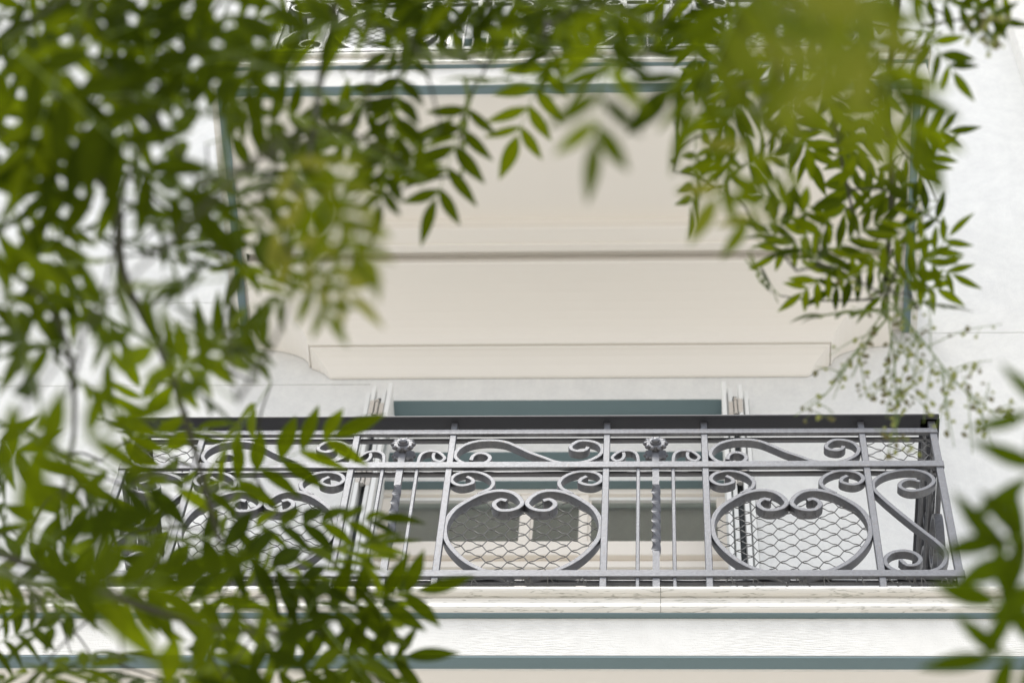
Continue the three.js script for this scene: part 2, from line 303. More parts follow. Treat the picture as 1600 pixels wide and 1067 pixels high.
const G = {
  frieze: ribbon(FRIEZE, T, DEPTH), small: ribbon(SMALL, T, DEPTH), smallM: ribbon(mirror(SMALL), T, DEPTH),
  heart: ribbon(HEART, .0178, .034), heartM: ribbon(mirror(HEART), .0178, .034),
  corner: ribbon(CORNER, T, DEPTH), cornerM: ribbon(mirror(CORNER), T, DEPTH), curl: ribbon(CURL, .0135, .026), curlM: ribbon(mirror(CURL), .0135, .026),
};
function twistedBar(h0, h1, w, y0, y1, turn) {
  const n = 96, pos = [], hw = w / 2; const at = (i, k) => { const y = h0 + (h1 - h0) * i / n; const t = Math.max(0, Math.min(1, (y - y0) / (y1 - y0))), a = t * turn + Math.PI / 4 + k * Math.PI / 2; return [Math.cos(a) * hw * 1.414, y, Math.sin(a) * hw * 1.414]; };
  for (let i = 0; i < n; i++) for (let k = 0; k < 4; k++) { const a = at(i, k), b = at(i, k + 1), c = at(i + 1, k + 1), d = at(i + 1, k); pos.push(...a, ...c, ...b, ...a, ...d, ...c); }
  const g = new THREE.BufferGeometry(); g.setAttribute('position', new THREE.Float32BufferAttribute(pos, 3)); g.computeVertexNormals(); return metricUV(g);
}
G.twist = twistedBar(-.06, .9, .023, .26, .67, 7 * Math.PI / 2);
G.petal = (() => { const g = new THREE.SphereGeometry(1, 8, 6); g.scale(.0135, .0095, .0085); g.translate(.032, 0, 0); return metricUV(g); })();
G.hub = (() => { const g = mergeGeometries([new THREE.CylinderGeometry(.033, .038, .014, 20).rotateX(Math.PI / 2), new THREE.SphereGeometry(.014, 14, 8).scale(1, 1, .7).translate(0, 0, .012), new THREE.TorusGeometry(.017, .003, 6, 18).translate(0, 0, .009)].map((q) => metricUV(q))); return g; })();
// crimped wires of a woven mesh inside a region, one mesh for each wire
function meshWires(inside, x0, x1, y0, y1, parent) {
  const PX = .07, PY = .066;
  for (const s of [1, -1]) for (let k = -30; k < 60; k++) {
    let run = [], best = [];
    for (let x = x0; x <= x1 + 1e-6; x += .0035) {
      const y = (k - s * x / PX) * PY + .385;
      if (y > y0 && y < y1 && inside(x, y)) run.push([x, y]); else { if (run.length > best.length) best = run; run = []; }
    }
    if (run.length > best.length) best = run;
    if (best.length < 5) continue;
    const pts = best.map(([x, y]) => {
      const ph = x / PX * 2 * Math.PI, w = .0038 * Math.sin(2 * ph) * s;
      return new THREE.Vector3(x, y + w, -.017 + .0035 * Math.cos(ph) * s);
    });
    part('wire', tube(pts, .0022, Math.round(pts.length * 1.3), 4), M.wire, parent);
  }
}
const inHeart = (x, y) => x * x + (y - .392) ** 2 < .25 ** 2 && !(y > .575 && Math.abs(x) < .05) && !(y > .6);
const heartWires = new THREE.Group(); heartWires.name = 'wire_mesh'; meshWires(inHeart, -.26, .26, .13, .66, heartWires);
const cornerWires = new THREE.Group(); cornerWires.name = 'wire_mesh'; meshWires(() => true, -.112, .112, .79, .99, cornerWires);
const wireEnds = [0, 1, 2, 3, 4].map((q) => {
  const pts = []; const n = 7; for (let i = 0; i < n; i++) pts.push(new THREE.Vector3((i - 3) * .007 + rr(-.006, .006), rr(-.013, .013), rr(-.012, .012)));
  return tube(pts, .0024, 16, 4);
});
function railRun(parent, posts, kinds, len0, len1) {   // a straight run in local coordinates: x along, y up from the slab, z = 0 at the face
  for (const [x, w] of posts) part('post', bevelBox(x - w / 2, x + w / 2, -.06, 1.082, -.02, .002), M.iron, parent);
  part('bottom_rail', bevelBox(len0, len1, .108, .146, -.009, .005), M.iron, parent);
  part('middle_rail', bevelBox(len0, len1, .774, .813, -.009, .005), M.iron, parent);
  part('top_rail', bevelBox(len0, len1, .998, 1.03, -.009, .005), M.iron, parent);
  for (const y of [1.012, .79, .127]) {                // a round rod lies behind the flat rails
    const c = new THREE.CylinderGeometry(.0095, .0095, len1 - len0 - .01, 10).rotateZ(Math.PI / 2); c.translate((len0 + len1) / 2, y, -.0335); part('back_rod', metricUV(c), M.iron, parent);
  }
  part('handrail', bevelBox(len0 - .012, len1 + .012, 1.0825, 1.094, -.045, .025, .003), M.handrail, parent);
  for (const [kind, x] of kinds) {
    const put = (name, g, m = M.iron, p = parent) => { const o = part(name, g, m, p); o.position.x = x; return o; };
    if (kind === 'heart') {
      put('frieze_scroll', G.frieze); put('upper_scroll', G.small); put('upper_scroll', G.smallM); put('heart_scroll', G.heart); put('heart_scroll', G.heartM);
      const w = heartWires.clone(); w.position.x = x; parent.add(w);
      for (let i = 0; i < 6; i++) { const e = part('wire_end', wireEnds[i % 5], M.wire, parent); e.position.set(x - .21 + i * .082 + rr(-.015, .015), .094 + rr(-.008, .008), -.008); }
    } else if (kind === 'corner' || kind === 'cornerM') {
      put('corner_scroll', kind === 'corner' ? G.corner : G.cornerM);
      const w = cornerWires.clone(); w.position.x = x; parent.add(w);
      for (let i = 0; i < 4; i++) { const e = part('wire_end', wireEnds[(i + 2) % 5], M.wire, parent); e.position.set(x - .085 + i * .055 + rr(-.01, .01), .094 + rr(-.008, .008), -.008); }
    } else {                                           // three balusters, the middle one twisted and topped by a rosette
      for (const s of [-1, 1]) { const b = put('baluster', bevelBox(s * .06 - .0065, s * .06 + .0065, -.06, .83, -.016, .0005)); put('baluster_curl', s < 0 ? G.curl : G.curlM); }
      const t = put('twisted_baluster', G.twist); t.position.z = -.011;
      for (const s of [1, -1]) {
        const r = put('rosette', G.hub); r.position.set(x, .922, s > 0 ? .008 : -.04); if (s < 0) r.rotation.y = Math.PI;
        for (let k = 0; k < 10; k++) { const p = part('petal', G.petal, M.iron, r); p.rotation.z = k * Math.PI / 5; }
      }
    }
  }
}
function makeRailing(x, y, label) {
  const r = thing('balcony_railing', label, 'railing', 'wrought iron balcony railings'); r.position.set(x, y, ZR);
  const ps = [-1.414, -1.166, -.614, -.272, .272, .614, 1.166, 1.414].map((v, i) => [v, i === 0 || i === 7 ? .026 : .0235]);
  railRun(r, ps, [['cornerM', -1.29], ['heart', -.89], ['baluster', -.443], ['heart', 0], ['baluster', .443], ['heart', .89], ['corner', 1.29]], -1.43, 1.43);
  for (const s of [-1, 1]) {                           // returns to the wall
    const g = sub('side_return', r); g.position.set(s * 1.42, 0, -.65); g.rotation.y = s * Math.PI / 2;
    railRun(g, [[-.59, .021], [-.29, .021], [.26, .021]].map(([v, w]) => [-v * s, w]), [['heart', -(-.015) * s], ['baluster', .43 * s], ['corner', -.4 * s]], -.645, .60);
  }
  return r;
}
makeRailing(-.452, SLAB, 'grey wrought iron railing with heart scrolls around the near balcony by the open shutters');
makeRailing(-.425, SLAB + FLOOR, 'wrought iron railing half hidden by leaves on the upper balcony at the top');

// ---------------------------------------------------------------- the tree: pinnate leaves hanging into view
const tree = thing('pagoda_tree', 'green leafy tree with feather-like compound leaves hanging in front of the building', 'tree');
function leafletGeometry(seed) {
  const q = mulberry(seed), n = 8, pos = [], idx = [], uv = [], fold = .1 + .22 * q(), bend = .05 - .36 * q(), tw = (q() - .5) * .5, sw = (q() - .5) * .12, wid = .13 + .03 * q();
  for (let i = 0; i <= n; i++) {
    const u = i / n, w = i === n ? 0.0015 : wid * Math.pow(Math.sin(Math.PI * Math.pow(Math.max(u, .012), .78)), .95) + (i === 0 ? .004 : 0);
    for (const v of [-1, 0, 1]) {
      const a = tw * u, yy = v * w, zz = Math.abs(v) * w * fold * 2 + bend * u * u;
      pos.push(u, yy * Math.cos(a) - zz * Math.sin(a) * .3 + sw * u * u, zz + yy * Math.sin(a)); uv.push(u, .5 + v * .5);
    }
  }
  for (let i = 0; i < n; i++) for (const k of [0, 1]) { const a = i * 3 + k; idx.push(a, a + 3, a + 1, a + 1, a + 3, a + 4); }
  const g = new THREE.BufferGeometry(); g.setAttribute('position', new THREE.Float32BufferAttribute(pos, 3)); g.setAttribute('uv', new THREE.Float32BufferAttribute(uv, 2)); g.setIndex(idx); g.computeVertexNormals(); return g;
}
const LEAFLETS = [11, 12, 13, 14, 15, 16, 17, 18, 19, 20].map(leafletGeometry);
const leafMap = texture(128, (u, v) => { const rib = Math.exp(-Math.pow((v - .5) / .035, 2)), side = .5 + .5 * Math.sin((u * 1.0 - Math.abs(v - .5) * .7) * 75), n = 10 * noise2(u * 9, v * 9) + 4 * noise2(u * 40, v * 40); const k = 222 + n + 26 * rib + 5 * side; return [clamp(k + 6 * rib), clamp(k), clamp(k - 4)]; }, true);
const leafMat = (r, g, b, tr = .5) => new THREE.MeshPhysicalMaterial({ color: lin(r, g, b), map: leafMap, side: THREE.DoubleSide, transmission: tr, thickness: 0, roughness: .6, specularIntensity: .09 });
const GREENS = [[.078, .117, .001], [.108, .156, .001], [.052, .083, .001], [.15, .208, .002], [.215, .285, .003]].map((c) => leafMat(...c));
const YELLOWS = [[.27, .32, .03], [.2, .26, .015], [.36, .38, .06]].map((c) => leafMat(...c, .5));
const DARKS = [[.075, .118, .001], [.1, .155, .001]].map((c) => leafMat(...c, .35));
const TINTS = [GREENS, [...YELLOWS, GREENS[4]], [YELLOWS[0], YELLOWS[2], YELLOWS[0]], DARKS, [GREENS[3], GREENS[4], GREENS[1]]];  // last set: brighter greens, top light on the leaves put into their colour
// each leaf: foot of the stalk x, y, z (m), heading, rise and roll (degrees), leaflet length (mm), pairs, tint
const LEAVES = [
  [-0.276, 5.198, -1.533, -113, -28, 8, 78, 5, 0],
  [-0.161, 5.232, -1.485, -114, -28, 8, 75, 4, 0],
  [-0.035, 3.776, -0.822, -99, -29, 1, 62, 5, 0],
  [-0.341, 4.855, -1.318, -102, -29, 23, 62, 8, 0],
  [-0.361, 3.779, -0.985, -53, -22, -20, 52, 5, 1],
  [-0.319, 3.784, -0.981, -67, -26, 6, 50, 5, 1],
  [-0.428, 4.014, -1.173, -39, -16, -9, 55, 5, 1],
  [-0.390, 3.992, -1.216, -55, -23, -19, 45, 3, 1],
  [0.427, 5.923, -1.961, 4, 6, -29, 60, 4, 0],
  [0.437, 6.014, -2.213, -26, -10, -27, 64, 5, 4],
  [0.400, 6.003, -2.228, -149, -19, 23, 62, 5, 0],
  [0.452, 6.083, -2.297, -156, -16, 25, 62, 4, 0],
  [0.452, 5.872, -2.264, 43, 23, 2, 64, 5, 4],
  [0.363, 6.034, -2.167, -154, -17, 44, 64, 5, 0],
  [0.453, 5.966, -2.094, 38, 21, 10, 58, 4, 0],
  [0.108, 3.993, -1.066, -125, -26, 13, 58, 3, 1],
  [0.164, 4.261, -1.210, -128, -26, 44, 55, 4, 1],
  [0.025, 2.365, -0.275, -53, -22, -20, 45, 2, 2],
  [0.130, 2.840, -0.464, -132, -25, 46, 55, 2, 2],
  [0.430, 5.581, -1.545, -15, -5, -39, 60, 5, 0],
  [0.451, 5.650, -1.629, -52, -22, -20, 62, 3, 0],
  [0.625, 5.659, -1.635, 161, 7, 28, 55, 3, 4],
  [-0.669, 5.017, -2.434, 12, 10, -27, 100, 6, 0],
  [-0.723, 4.976, -2.502, 6, 7, -28, 95, 7, 0],
  [-0.778, 5.292, -2.338, 21, 15, 0, 100, 5, 4],
  [-0.778, 5.260, -2.397, 3, 6, 21, 90, 7, 0],
  [-0.939, 4.950, -2.109, -2, 3, 26, 100, 5, 0],
  [-0.981, 4.880, -2.232, -7, 0, -9, 100, 6, 4],
  [0.417, 3.681, -1.462, 140, 17, 34, 85, 2, 3],
  [0.398, 3.719, -1.389, -175, -7, 18, 75, 1, 3],
  [0.401, 3.762, -1.519, 166, 4, 44, 75, 1, 3],
  [0.412, 3.763, -1.312, -148, -19, 52, 80, 1, 3],
  [0.433, 3.748, -1.549, -176, -6, 39, 80, 2, 3],
  [0.418, 3.785, -1.274, -168, -10, 62, 70, 1, 3],
  [-0.523, 3.162, -1.046, 11, 9, -18, 100, 1, 0],
  [-0.539, 3.388, -1.257, 13, 11, 8, 100, 2, 0],
  [-0.655, 3.606, -1.262, 18, 13, 4, 90, 3, 4],
  [-0.630, 3.991, -1.810, 20, 14, -6, 95, 4, 0],
  [-0.859, 4.809, -1.437, -88, -21, 17, 84, 6, 0],
  [-0.742, 4.439, -1.226, 18, -29, 10, 86, 4, 0],
  [0.070, 4.627, -1.337, 13, -15, 156, 70, 5, 0],
  [0.156, 4.173, -0.936, -134, -12, 26, 73, 6, 0],
  [-0.648, 4.310, -1.029, -114, -18, -37, 75, 6, 0],
  [-0.601, 4.798, -1.684, 43, -28, 13, 71, 3, 0],
  [-0.608, 4.831, -1.196, -120, -15, -22, 89, 6, 0],
  [-0.474, 4.042, -1.425, 137, -2, 78, 83, 6, 4],
  [0.198, 4.671, -1.161, -123, 6, 41, 75, 6, 0],
  [-0.352, 5.323, -1.478, -144, 4, 32, 60, 3, 0],
  [-0.044, 5.001, -1.299, -159, -6, 51, 70, 6, 0],
  [-0.883, 4.536, -1.196, 18, -10, -62, 73, 6, 0],
  [0.424, 6.314, -2.061, -102, -17, 31, 80, 6, 0],
  [-0.345, 4.411, -1.112, -175, -24, -15, 84, 6, 0],
  [-0.926, 4.973, -2.340, -147, -8, -46, 93, 2, 0],
  [-0.601, 4.326, -1.187, -165, -26, 25, 89, 3, 0],
  [0.301, 3.954, -0.836, -138, -8, -12, 74, 6, 4],
  [0.552, 6.067, -2.368, 144, -14, 88, 62, 5, 0],
  [-0.156, 4.891, -1.306, 1, -21, -76, 63, 6, 0],
  [-0.560, 4.567, -1.051, -72, -27, -30, 84, 5, 0],
  [-0.821, 5.149, -2.313, -8, -23, -2, 113, 5, 0],
  [-0.796, 4.828, -1.168, -68, -7, 42, 85, 5, 0],
  [0.152, 3.825, -0.824, -63, 5, -1, 74, 6, 4],
  [-0.398, 4.477, -1.453, 149, -27, 77, 86, 6, 0],
  [-0.928, 4.610, -1.162, -39, -21, 4, 95, 6, 0],
  [-0.554, 5.233, -1.728, 68, 9, -33, 59, 5, 0],
  [-0.259, 4.605, -1.147, -176, -29, -18, 94, 6, 0],
  [0.156, 6.088, -2.101, 41, -31, -38, 68, 3, 0],
  [-0.712, 4.309, -1.499, -179, 8, 12, 81, 3, 0],
  [-1.293, 5.273, -2.414, -20, -14, 33, 113, 5, 0],
  [-0.883, 5.643, -2.901, 110, -3, -8, 109, 6, 0],
  [0.498, 5.724, -2.006, -146, -17, 50, 63, 5, 4],
  [-0.897, 4.498, -1.578, 51, -12, -22, 85, 6, 0],
  [-1.153, 5.517, -2.723, 73, -6, 116, 107, 4, 0],
  [-0.769, 4.891, -1.900, 42, -17, -33, 94, 5, 4],
  [-0.712, 4.458, -1.496, -86, -28, -77, 78, 2, 0],
  [-1.181, 4.885, -2.175, -17, -1, -126, 100, 5, 0],
  [0.566, 6.244, -2.249, 157, -23, 10, 76, 6, 4],
  [-1.070, 5.016, -2.543, 30, -19, 21, 104, 3, 0],
  [-0.651, 4.821, -1.340, -35, -12, 29, 65, 6, 0],
  [-0.687, 5.384, -2.599, 42, -21, 26, 110, 5, 4],
  [0.071, 6.405, -1.827, -87, -12, 20, 75, 5, 0],
  [0.191, 4.288, -1.055, -53, 5, 51, 65, 4, 0],
  [-0.679, 4.867, -1.617, 38, 3, 50, 94, 6, 0],
  [-0.688, 4.466, -1.411, 0, 6, 56, 74, 3, 0],
  [-0.100, 4.940, -1.227, -109, -9, 34, 65, 5, 0],
  [0.247, 6.324, -2.000, -69, -12, -4, 79, 5, 4],
  [-0.711, 4.147, -1.030, -43, -7, 3, 94, 6, 0],
  [-0.613, 5.221, -1.367, -9, -22, 21, 68, 6, 0],
  [-0.873, 5.145, -2.245, 178, -31, 3, 99, 4, 4],
  [-0.627, 4.623, -1.290, 140, -15, 30, 93, 5, 0],
  [0.176, 5.705, -2.041, 28, -13, -7, 74, 3, 0],
  [-0.527, 4.840, -2.300, -62, 6, 24, 102, 2, 4],
  [-1.101, 5.410, -2.765, 10, -16, 59, 101, 2, 0],
  [-0.445, 5.241, -1.417, -30, -6, -37, 73, 3, 0],
  [-0.792, 5.094, -2.170, 103, -3, 163, 88, 4, 4],
  [-0.017, 4.792, -1.355, 93, -5, 6, 67, 4, 0],
  [-0.386, 5.476, -1.388, -66, -27, 25, 59, 6, 0],
  [-0.783, 5.012, -1.710, 1, -24, 80, 78, 2, 0],
  [0.376, 6.157, -1.790, -149, -17, -2, 70, 6, 0],
  [-0.393, 5.243, -1.513, -108, -21, -21, 60, 3, 0],
  [0.442, 5.997, -1.872, -114, -6, 6, 68, 5, 4],
  [0.122, 4.021, -0.848, -111, 1, -23, 80, 6, 0],
  [-0.301, 4.826, -1.444, -156, -23, -10, 68, 3, 0],
  [-0.620, 5.314, -2.616, -140, 1, 65, 113, 6, 4],
  [0.257, 5.752, -2.151, 33, 5, -8, 65, 6, 0],
  [-0.623, 4.408, -1.339, 176, 1, 9, 84, 3, 0],
  [-0.993, 4.930, -2.173, -48, 8, -92, 87, 6, 4],
  [-0.953, 4.577, -1.475, 47, 4, 62, 74, 6, 0],
  [-0.444, 5.041, -2.600, 94, -4, -42, 99, 5, 0],
  [-0.730, 4.864, -1.875, 54, -24, -108, 92, 4, 4],
  [-0.696, 4.889, -1.854, 150, 7, 122, 84, 3, 0],
  [-0.363, 5.207, -1.453, 18, -24, -48, 70, 5, 0],
  [-0.902, 5.792, -2.648, 126, -25, 157, 112, 2, 4],
  [0.000, 4.443, -1.142, -137, 2, -60, 59, 3, 0],
  [-1.081, 5.483, -2.826, 176, -29, -38, 96, 5, 0],
  [-0.021, 4.404, -1.176, 153, -24, -12, 66, 5, 0],
  [0.129, 5.838, -1.907, -89, -26, -125, 64, 2, 0],
  [-0.437, 5.310, -1.774, 59, -29, 39, 72, 6, 0],
  [-0.167, 4.653, -1.185, -7, -7, 24, 59, 6, 0],
  [-0.726, 4.148, -1.529, 93, -12, -77, 91, 4, 0],
  [-0.482, 4.229, -1.504, 113, -30, -31, 73, 4, 0],
  [-0.800, 5.340, -2.623, 50, -17, -82, 101, 3, 4],
  [-0.690, 5.486, -2.230, -130, -31, -63, 103, 3, 0],
  [0.553, 5.931, -2.153, 143, 1, 13, 64, 3, 0],
  [-0.647, 4.541, -1.309, 86, 3, 0, 83, 5, 0],
  [-0.371, 5.163, -1.338, -158, -20, 19, 67, 4, 0],
  [-0.590, 4.973, -2.394, 65, -23, -4, 87, 2, 0],
  [-0.996, 5.665, -2.454, 26, -24, 39, 114, 3, 4],
  [-1.347, 5.600, -2.909, 37, -15, -32, 98, 4, 0],
  [-0.688, 4.633, -1.470, 69, 7, -50, 94, 5, 0],
  [-1.199, 5.362, -2.254, -28, 0, -58, 96, 2, 4],
  [-0.413, 5.050, -1.562, 171, -27, 69, 67, 2, 0],
  [-0.156, 4.927, -1.419, 169, -14, -58, 63, 3, 0],
  [0.209, 6.109, -1.883, -126, -26, -164, 79, 4, 4],
  [0.488, 6.049, -2.311, -22, -19, 5, 63, 2, 0],
  [-0.716, 4.694, -1.570, 175, -20, 118, 83, 2, 0],
  [0.527, 5.978, -1.775, 161, -29, -67, 68, 6, 4],
  [-0.626, 5.428, -2.554, 7, 3, 40, 94, 2, 0],
  [-0.605, 4.772, -1.589, -140, -2, -82, 85, 2, 0],
  [-0.423, 4.788, -1.530, 176, -15, 53, 73, 2, 0],
  [-0.910, 5.104, -1.277, -105, -14, 56, 89, 4, 0],
  [0.332, 5.983, -1.869, 13, -26, -8, 70, 2, 0],
  [-0.053, 5.369, -1.577, 146, -24, 121, 70, 2, 0],
  [-0.827, 4.701, -1.734, 137, -22, -16, 87, 3, 0],
  [-1.000, 5.162, -2.207, -37, -18, 58, 85, 2, 0],
  [-0.581, 4.963, -1.632, -115, 1, 4, 71, 3, 0],
  [0.016, 6.381, -1.902, 12, -26, 34, 72, 5, 0],
  [-1.091, 5.519, -2.400, -64, -5, 62, 106, 2, 0],
  [-0.100, 4.551, -1.155, 178, 5, 29, 72, 6, 0],
  [-0.653, 4.923, -1.506, 22, -11, -27, 81, 4, 0],
  [-1.042, 5.004, -1.517, 39, -13, -163, 85, 3, 0],
  [-0.504, 5.319, -1.556, -58, -20, -5, 74, 2, 0],
  [-0.710, 4.604, -1.271, -68, -27, 67, 93, 5, 0],
  [-1.044, 5.598, -2.461, -29, -18, 58, 103, 2, 0],
  [-0.284, 5.155, -1.269, -116, -23, 19, 75, 4, 0],
  [-0.900, 5.480, -2.898, 161, -9, -63, 93, 4, 0],
  [0.308, 6.175, -1.932, -60, -30, -65, 70, 5, 0],
  [0.155, 6.383, -2.048, 151, -24, 1, 65, 2, 4],
  [-0.409, 4.492, -1.374, 170, -4, -81, 83, 4, 0],
  [-0.674, 5.249, -1.446, 17, -27, -26, 71, 2, 0],
  [0.138, 4.521, -1.248, 85, -29, -48, 69, 4, 4],
  [0.510, 6.082, -2.319, -140, -10, -38, 75, 2, 0],
  [-0.530, 5.513, -2.746, 61, -29, 2, 99, 2, 0],
  [0.234, 6.106, -2.021, -33, -8, 13, 73, 2, 4],
  [-0.950, 5.271, -2.418, 18, -23, 49, 98, 3, 0],
  [0.310, 5.854, -2.102, 148, -7, 69, 74, 4, 0],
  [0.497, 6.249, -2.143, -122, -26, 157, 66, 2, 4],
  [-1.037, 5.279, -2.558, 168, -20, -40, 108, 2, 0],
  [-0.306, 5.207, -1.693, 84, -23, -91, 61, 6, 0],
  [-0.161, 4.557, -1.219, 173, -18, 101, 61, 5, 0],
  [-0.681, 4.336, -1.116, 23, -3, 50, 70, 3, 0],
  [0.072, 5.815, -1.907, -94, 6, 68, 73, 4, 0],
  [0.382, 6.300, -1.786, -69, 4, -3, 66, 2, 4],
  [-0.929, 4.851, -1.613, -38, -30, 11, 90, 3, 0],
  [-0.306, 4.643, -1.438, 140, -17, 126, 67, 6, 0],
  [0.082, 6.036, -1.720, -179, -26, 5, 76, 2, 4],
  [-0.846, 5.726, -2.817, 72, -31, 67, 89, 3, 0],
  [-0.689, 5.032, -1.657, 134, -21, -57, 77, 3, 0],
  [-0.510, 5.500, -2.835, -158, 2, -47, 111, 4, 4],
  [-0.462, 4.503, -1.515, -143, -20, -50, 72, 2, 0],
  [-1.116, 5.486, -2.636, 152, -9, -7, 87, 2, 0],
  [-0.493, 4.185, -1.343, 170, -27, -43, 77, 2, 0],
  [-0.276, 4.605, -1.200, 18, -29, 46, 74, 3, 0],
  [0.506, 5.957, -2.341, 174, -15, -61, 70, 6, 0],
  [0.564, 6.171, -1.824, -159, -29, -41, 70, 2, 4],
  [-1.239, 5.595, -2.611, 82, -26, 100, 112, 3, 0],
  [-1.154, 5.047, -2.638, 36, 0, 48, 109, 2, 0],
  [0.134, 5.854, -2.041, 106, -28, 31, 66, 5, 4],
  [-0.516, 4.201, -1.311, 77, -11, -83, 81, 4, 0],
  [-0.881, 4.690, -1.710, -33, -17, 53, 85, 2, 0],
  [-0.864, 5.088, -2.190, 133, -20, 129, 90, 6, 4],
  [-0.343, 4.322, -1.197, 140, -23, -62, 71, 5, 0],
  [-0.614, 4.931, -1.913, 81, -20, -44, 76, 3, 0],
  [0.032, 5.838, -1.987, 89, -16, -93, 63, 3, 4],
  [0.326, 5.706, -2.119, 145, -11, -39, 78, 4, 0],
  [-0.666, 4.548, -1.652, -50, -1, 62, 73, 2, 0],
  [-0.810, 5.060, -2.436, -50, -13, 32, 94, 3, 4],
  [-0.695, 4.987, -2.376, -129, -5, 89, 91, 4, 0],
  [0.420, 5.714, -2.185, -3, -14, 65, 63, 3, 0],
  [0.154, 4.577, -1.184, 14, -16, -1, 62, 3, 4],
  [0.245, 6.095, -2.383, 119, -31, 91, 63, 4, 0],
  [-0.870, 4.840, -1.590, -19, 6, -128, 72, 6, 0],
  [-0.887, 4.462, -1.470, 55, -10, 76, 89, 4, 0],
  [-0.721, 5.410, -2.379, -131, -28, -85, 86, 2, 0],
  [0.110, 6.130, -1.857, 59, -31, -47, 72, 3, 0],
  [0.296, 5.918, -1.841, -144, -22, -66, 73, 2, 4],
  [-0.917, 5.800, -2.598, 132, -18, -55, 100, 3, 0],
  [-0.590, 4.926, -1.259, 178, -28, 19, 91, 5, 0],
  [-0.735, 4.997, -1.355, 159, -19, -34, 77, 3, 0],
  [-0.236, 5.370, -1.397, -40, -7, 37, 69, 3, 0],
  [0.436, 6.140, -2.417, 73, -8, 96, 74, 2, 0],
  [-0.838, 5.008, -1.566, -71, -25, 69, 71, 2, 0],
  [0.493, 6.127, -1.979, 87, -27, 90, 79, 2, 0],
  [-0.612, 4.278, -1.149, -4, -21, 58, 72, 3, 0],
  [-0.894, 4.452, -1.348, -171, -12, -7, 85, 4, 0],
  [-1.206, 5.266, -1.403, -27, -4, -25, 60, 5, 0],
  [-1.095, 5.044, -1.443, -174, 5, 22, 88, 3, 0],
  [0.356, 5.584, -1.301, 114, -1, 54, 87, 5, 4],
  [-1.260, 4.659, -1.957, -167, -14, 12, 67, 4, 0],
  [-0.039, 6.223, -1.585, -120, -27, 26, 62, 5, 0],
  [-1.440, 5.057, -1.639, -178, -8, -24, 83, 3, 0],
  [-0.506, 5.312, -1.380, 51, -11, -55, 83, 4, 0],
  [-0.982, 5.038, -1.155, -19, -24, -58, 62, 6, 0],
  [-0.578, 4.951, -1.007, 164, 4, -8, 82, 4, 0],
  [-1.035, 4.442, -1.451, -87, -5, -16, 68, 4, 0],
  [-0.724, 4.993, -1.016, 35, -26, -26, 75, 4, 0],
  [-1.006, 4.395, -1.564, 54, -22, -75, 79, 6, 0],
  [-1.351, 4.902, -1.145, 47, -15, 8, 73, 5, 0],
  [-0.457, 4.756, -0.951, 174, -9, 30, 65, 5, 0],
  [-0.335, 4.957, -1.154, 2, -25, 0, 64, 4, 0],
  [-0.908, 5.115, -1.133, -110, -12, -44, 63, 6, 0],
  [-0.468, 5.167, -1.172, -37, -21, 18, 78, 3, 0],
  [-0.989, 4.167, -1.728, 176, -15, -20, 86, 6, 4],
  [0.060, 6.242, -1.534, 40, -27, -71, 76, 3, 0],
  [-0.512, 5.270, -1.155, -109, -14, 7, 60, 5, 0],
  [-1.319, 5.270, -2.075, -8, 6, -27, 62, 5, 4],
  [-0.965, 5.490, -1.441, 66, 7, -6, 64, 5, 0],
  [-1.364, 4.820, -2.077, 135, -6, 26, 86, 4, 0],
  [-1.288, 4.874, -2.296, 123, 1, -24, 84, 5, 4],
  [-1.248, 4.612, -0.992, 49, -21, 10, 84, 4, 0],
  [-0.679, 4.835, -1.003, -9, -21, -25, 76, 5, 0],
  [-0.704, 5.617, -1.382, 104, -22, -58, 78, 6, 0],
  [-1.636, 5.384, -1.656, -38, -22, 31, 64, 5, 0],
  [-1.059, 4.632, -1.477, -97, -26, -33, 70, 3, 0],
  [-1.625, 5.308, -1.941, -105, -20, -14, 80, 6, 0],
  [-0.375, 5.169, -1.126, 155, -12, 3, 88, 6, 0],
  [-0.954, 4.527, -0.996, 160, 7, -12, 68, 5, 0],
  [-1.195, 4.481, -1.508, -119, 8, -31, 68, 3, 0],
  [-0.734, 4.537, -0.915, 176, -24, 122, 63, 5, 0],
  [-1.317, 4.952, -1.889, -146, -5, 21, 77, 5, 0],
  [-1.466, 4.805, -2.125, -162, -7, 10, 86, 3, 4],
  [-1.130, 4.667, -1.773, 14, -24, -12, 87, 4, 0],
  [-1.207, 4.937, -1.807, 62, -23, 12, 70, 4, 0],
  [-1.084, 4.266, -1.759, -82, -19, 29, 66, 3, 4],
  [-1.163, 4.695, -1.205, 58, -19, -2, 68, 5, 0],
  [-1.158, 5.003, -1.657, 115, -13, 29, 60, 4, 0],
  [-1.016, 4.490, -1.256, 125, -27, 5, 84, 4, 0],
  [-1.157, 4.755, -1.956, 127, -2, -18, 86, 5, 0],
  [-0.706, 4.573, -0.993, -10, 6, -2, 74, 6, 0],
  [-1.486, 5.272, -1.512, -92, 1, 1, 74, 6, 0],
  [-0.551, 5.355, -1.231, 21, -17, -17, 84, 4, 0],
  [-0.975, 4.382, -1.967, -80, -23, -21, 60, 3, 0],
  [-1.512, 5.089, -2.275, -158, -25, -81, 86, 4, 4],
  [-1.485, 4.929, -1.796, 123, -2, 32, 85, 5, 0],
  [-0.848, 4.464, -0.975, 86, -17, 43, 87, 4, 0],
  [-1.270, 5.061, -1.279, -27, 6, -5, 62, 5, 0],
  [-0.001, 6.196, -1.699, 60, -24, 14, 69, 3, 0],
  [-1.423, 4.666, -2.103, -77, 5, 7, 79, 3, 0],
  [0.394, 6.354, -1.499, 105, -18, -44, 68, 3, 4],
  [-1.099, 5.087, -1.250, 121, -17, -18, 78, 3, 0],
  [-1.370, 4.784, -1.245, -77, -26, -29, 63, 6, 0],
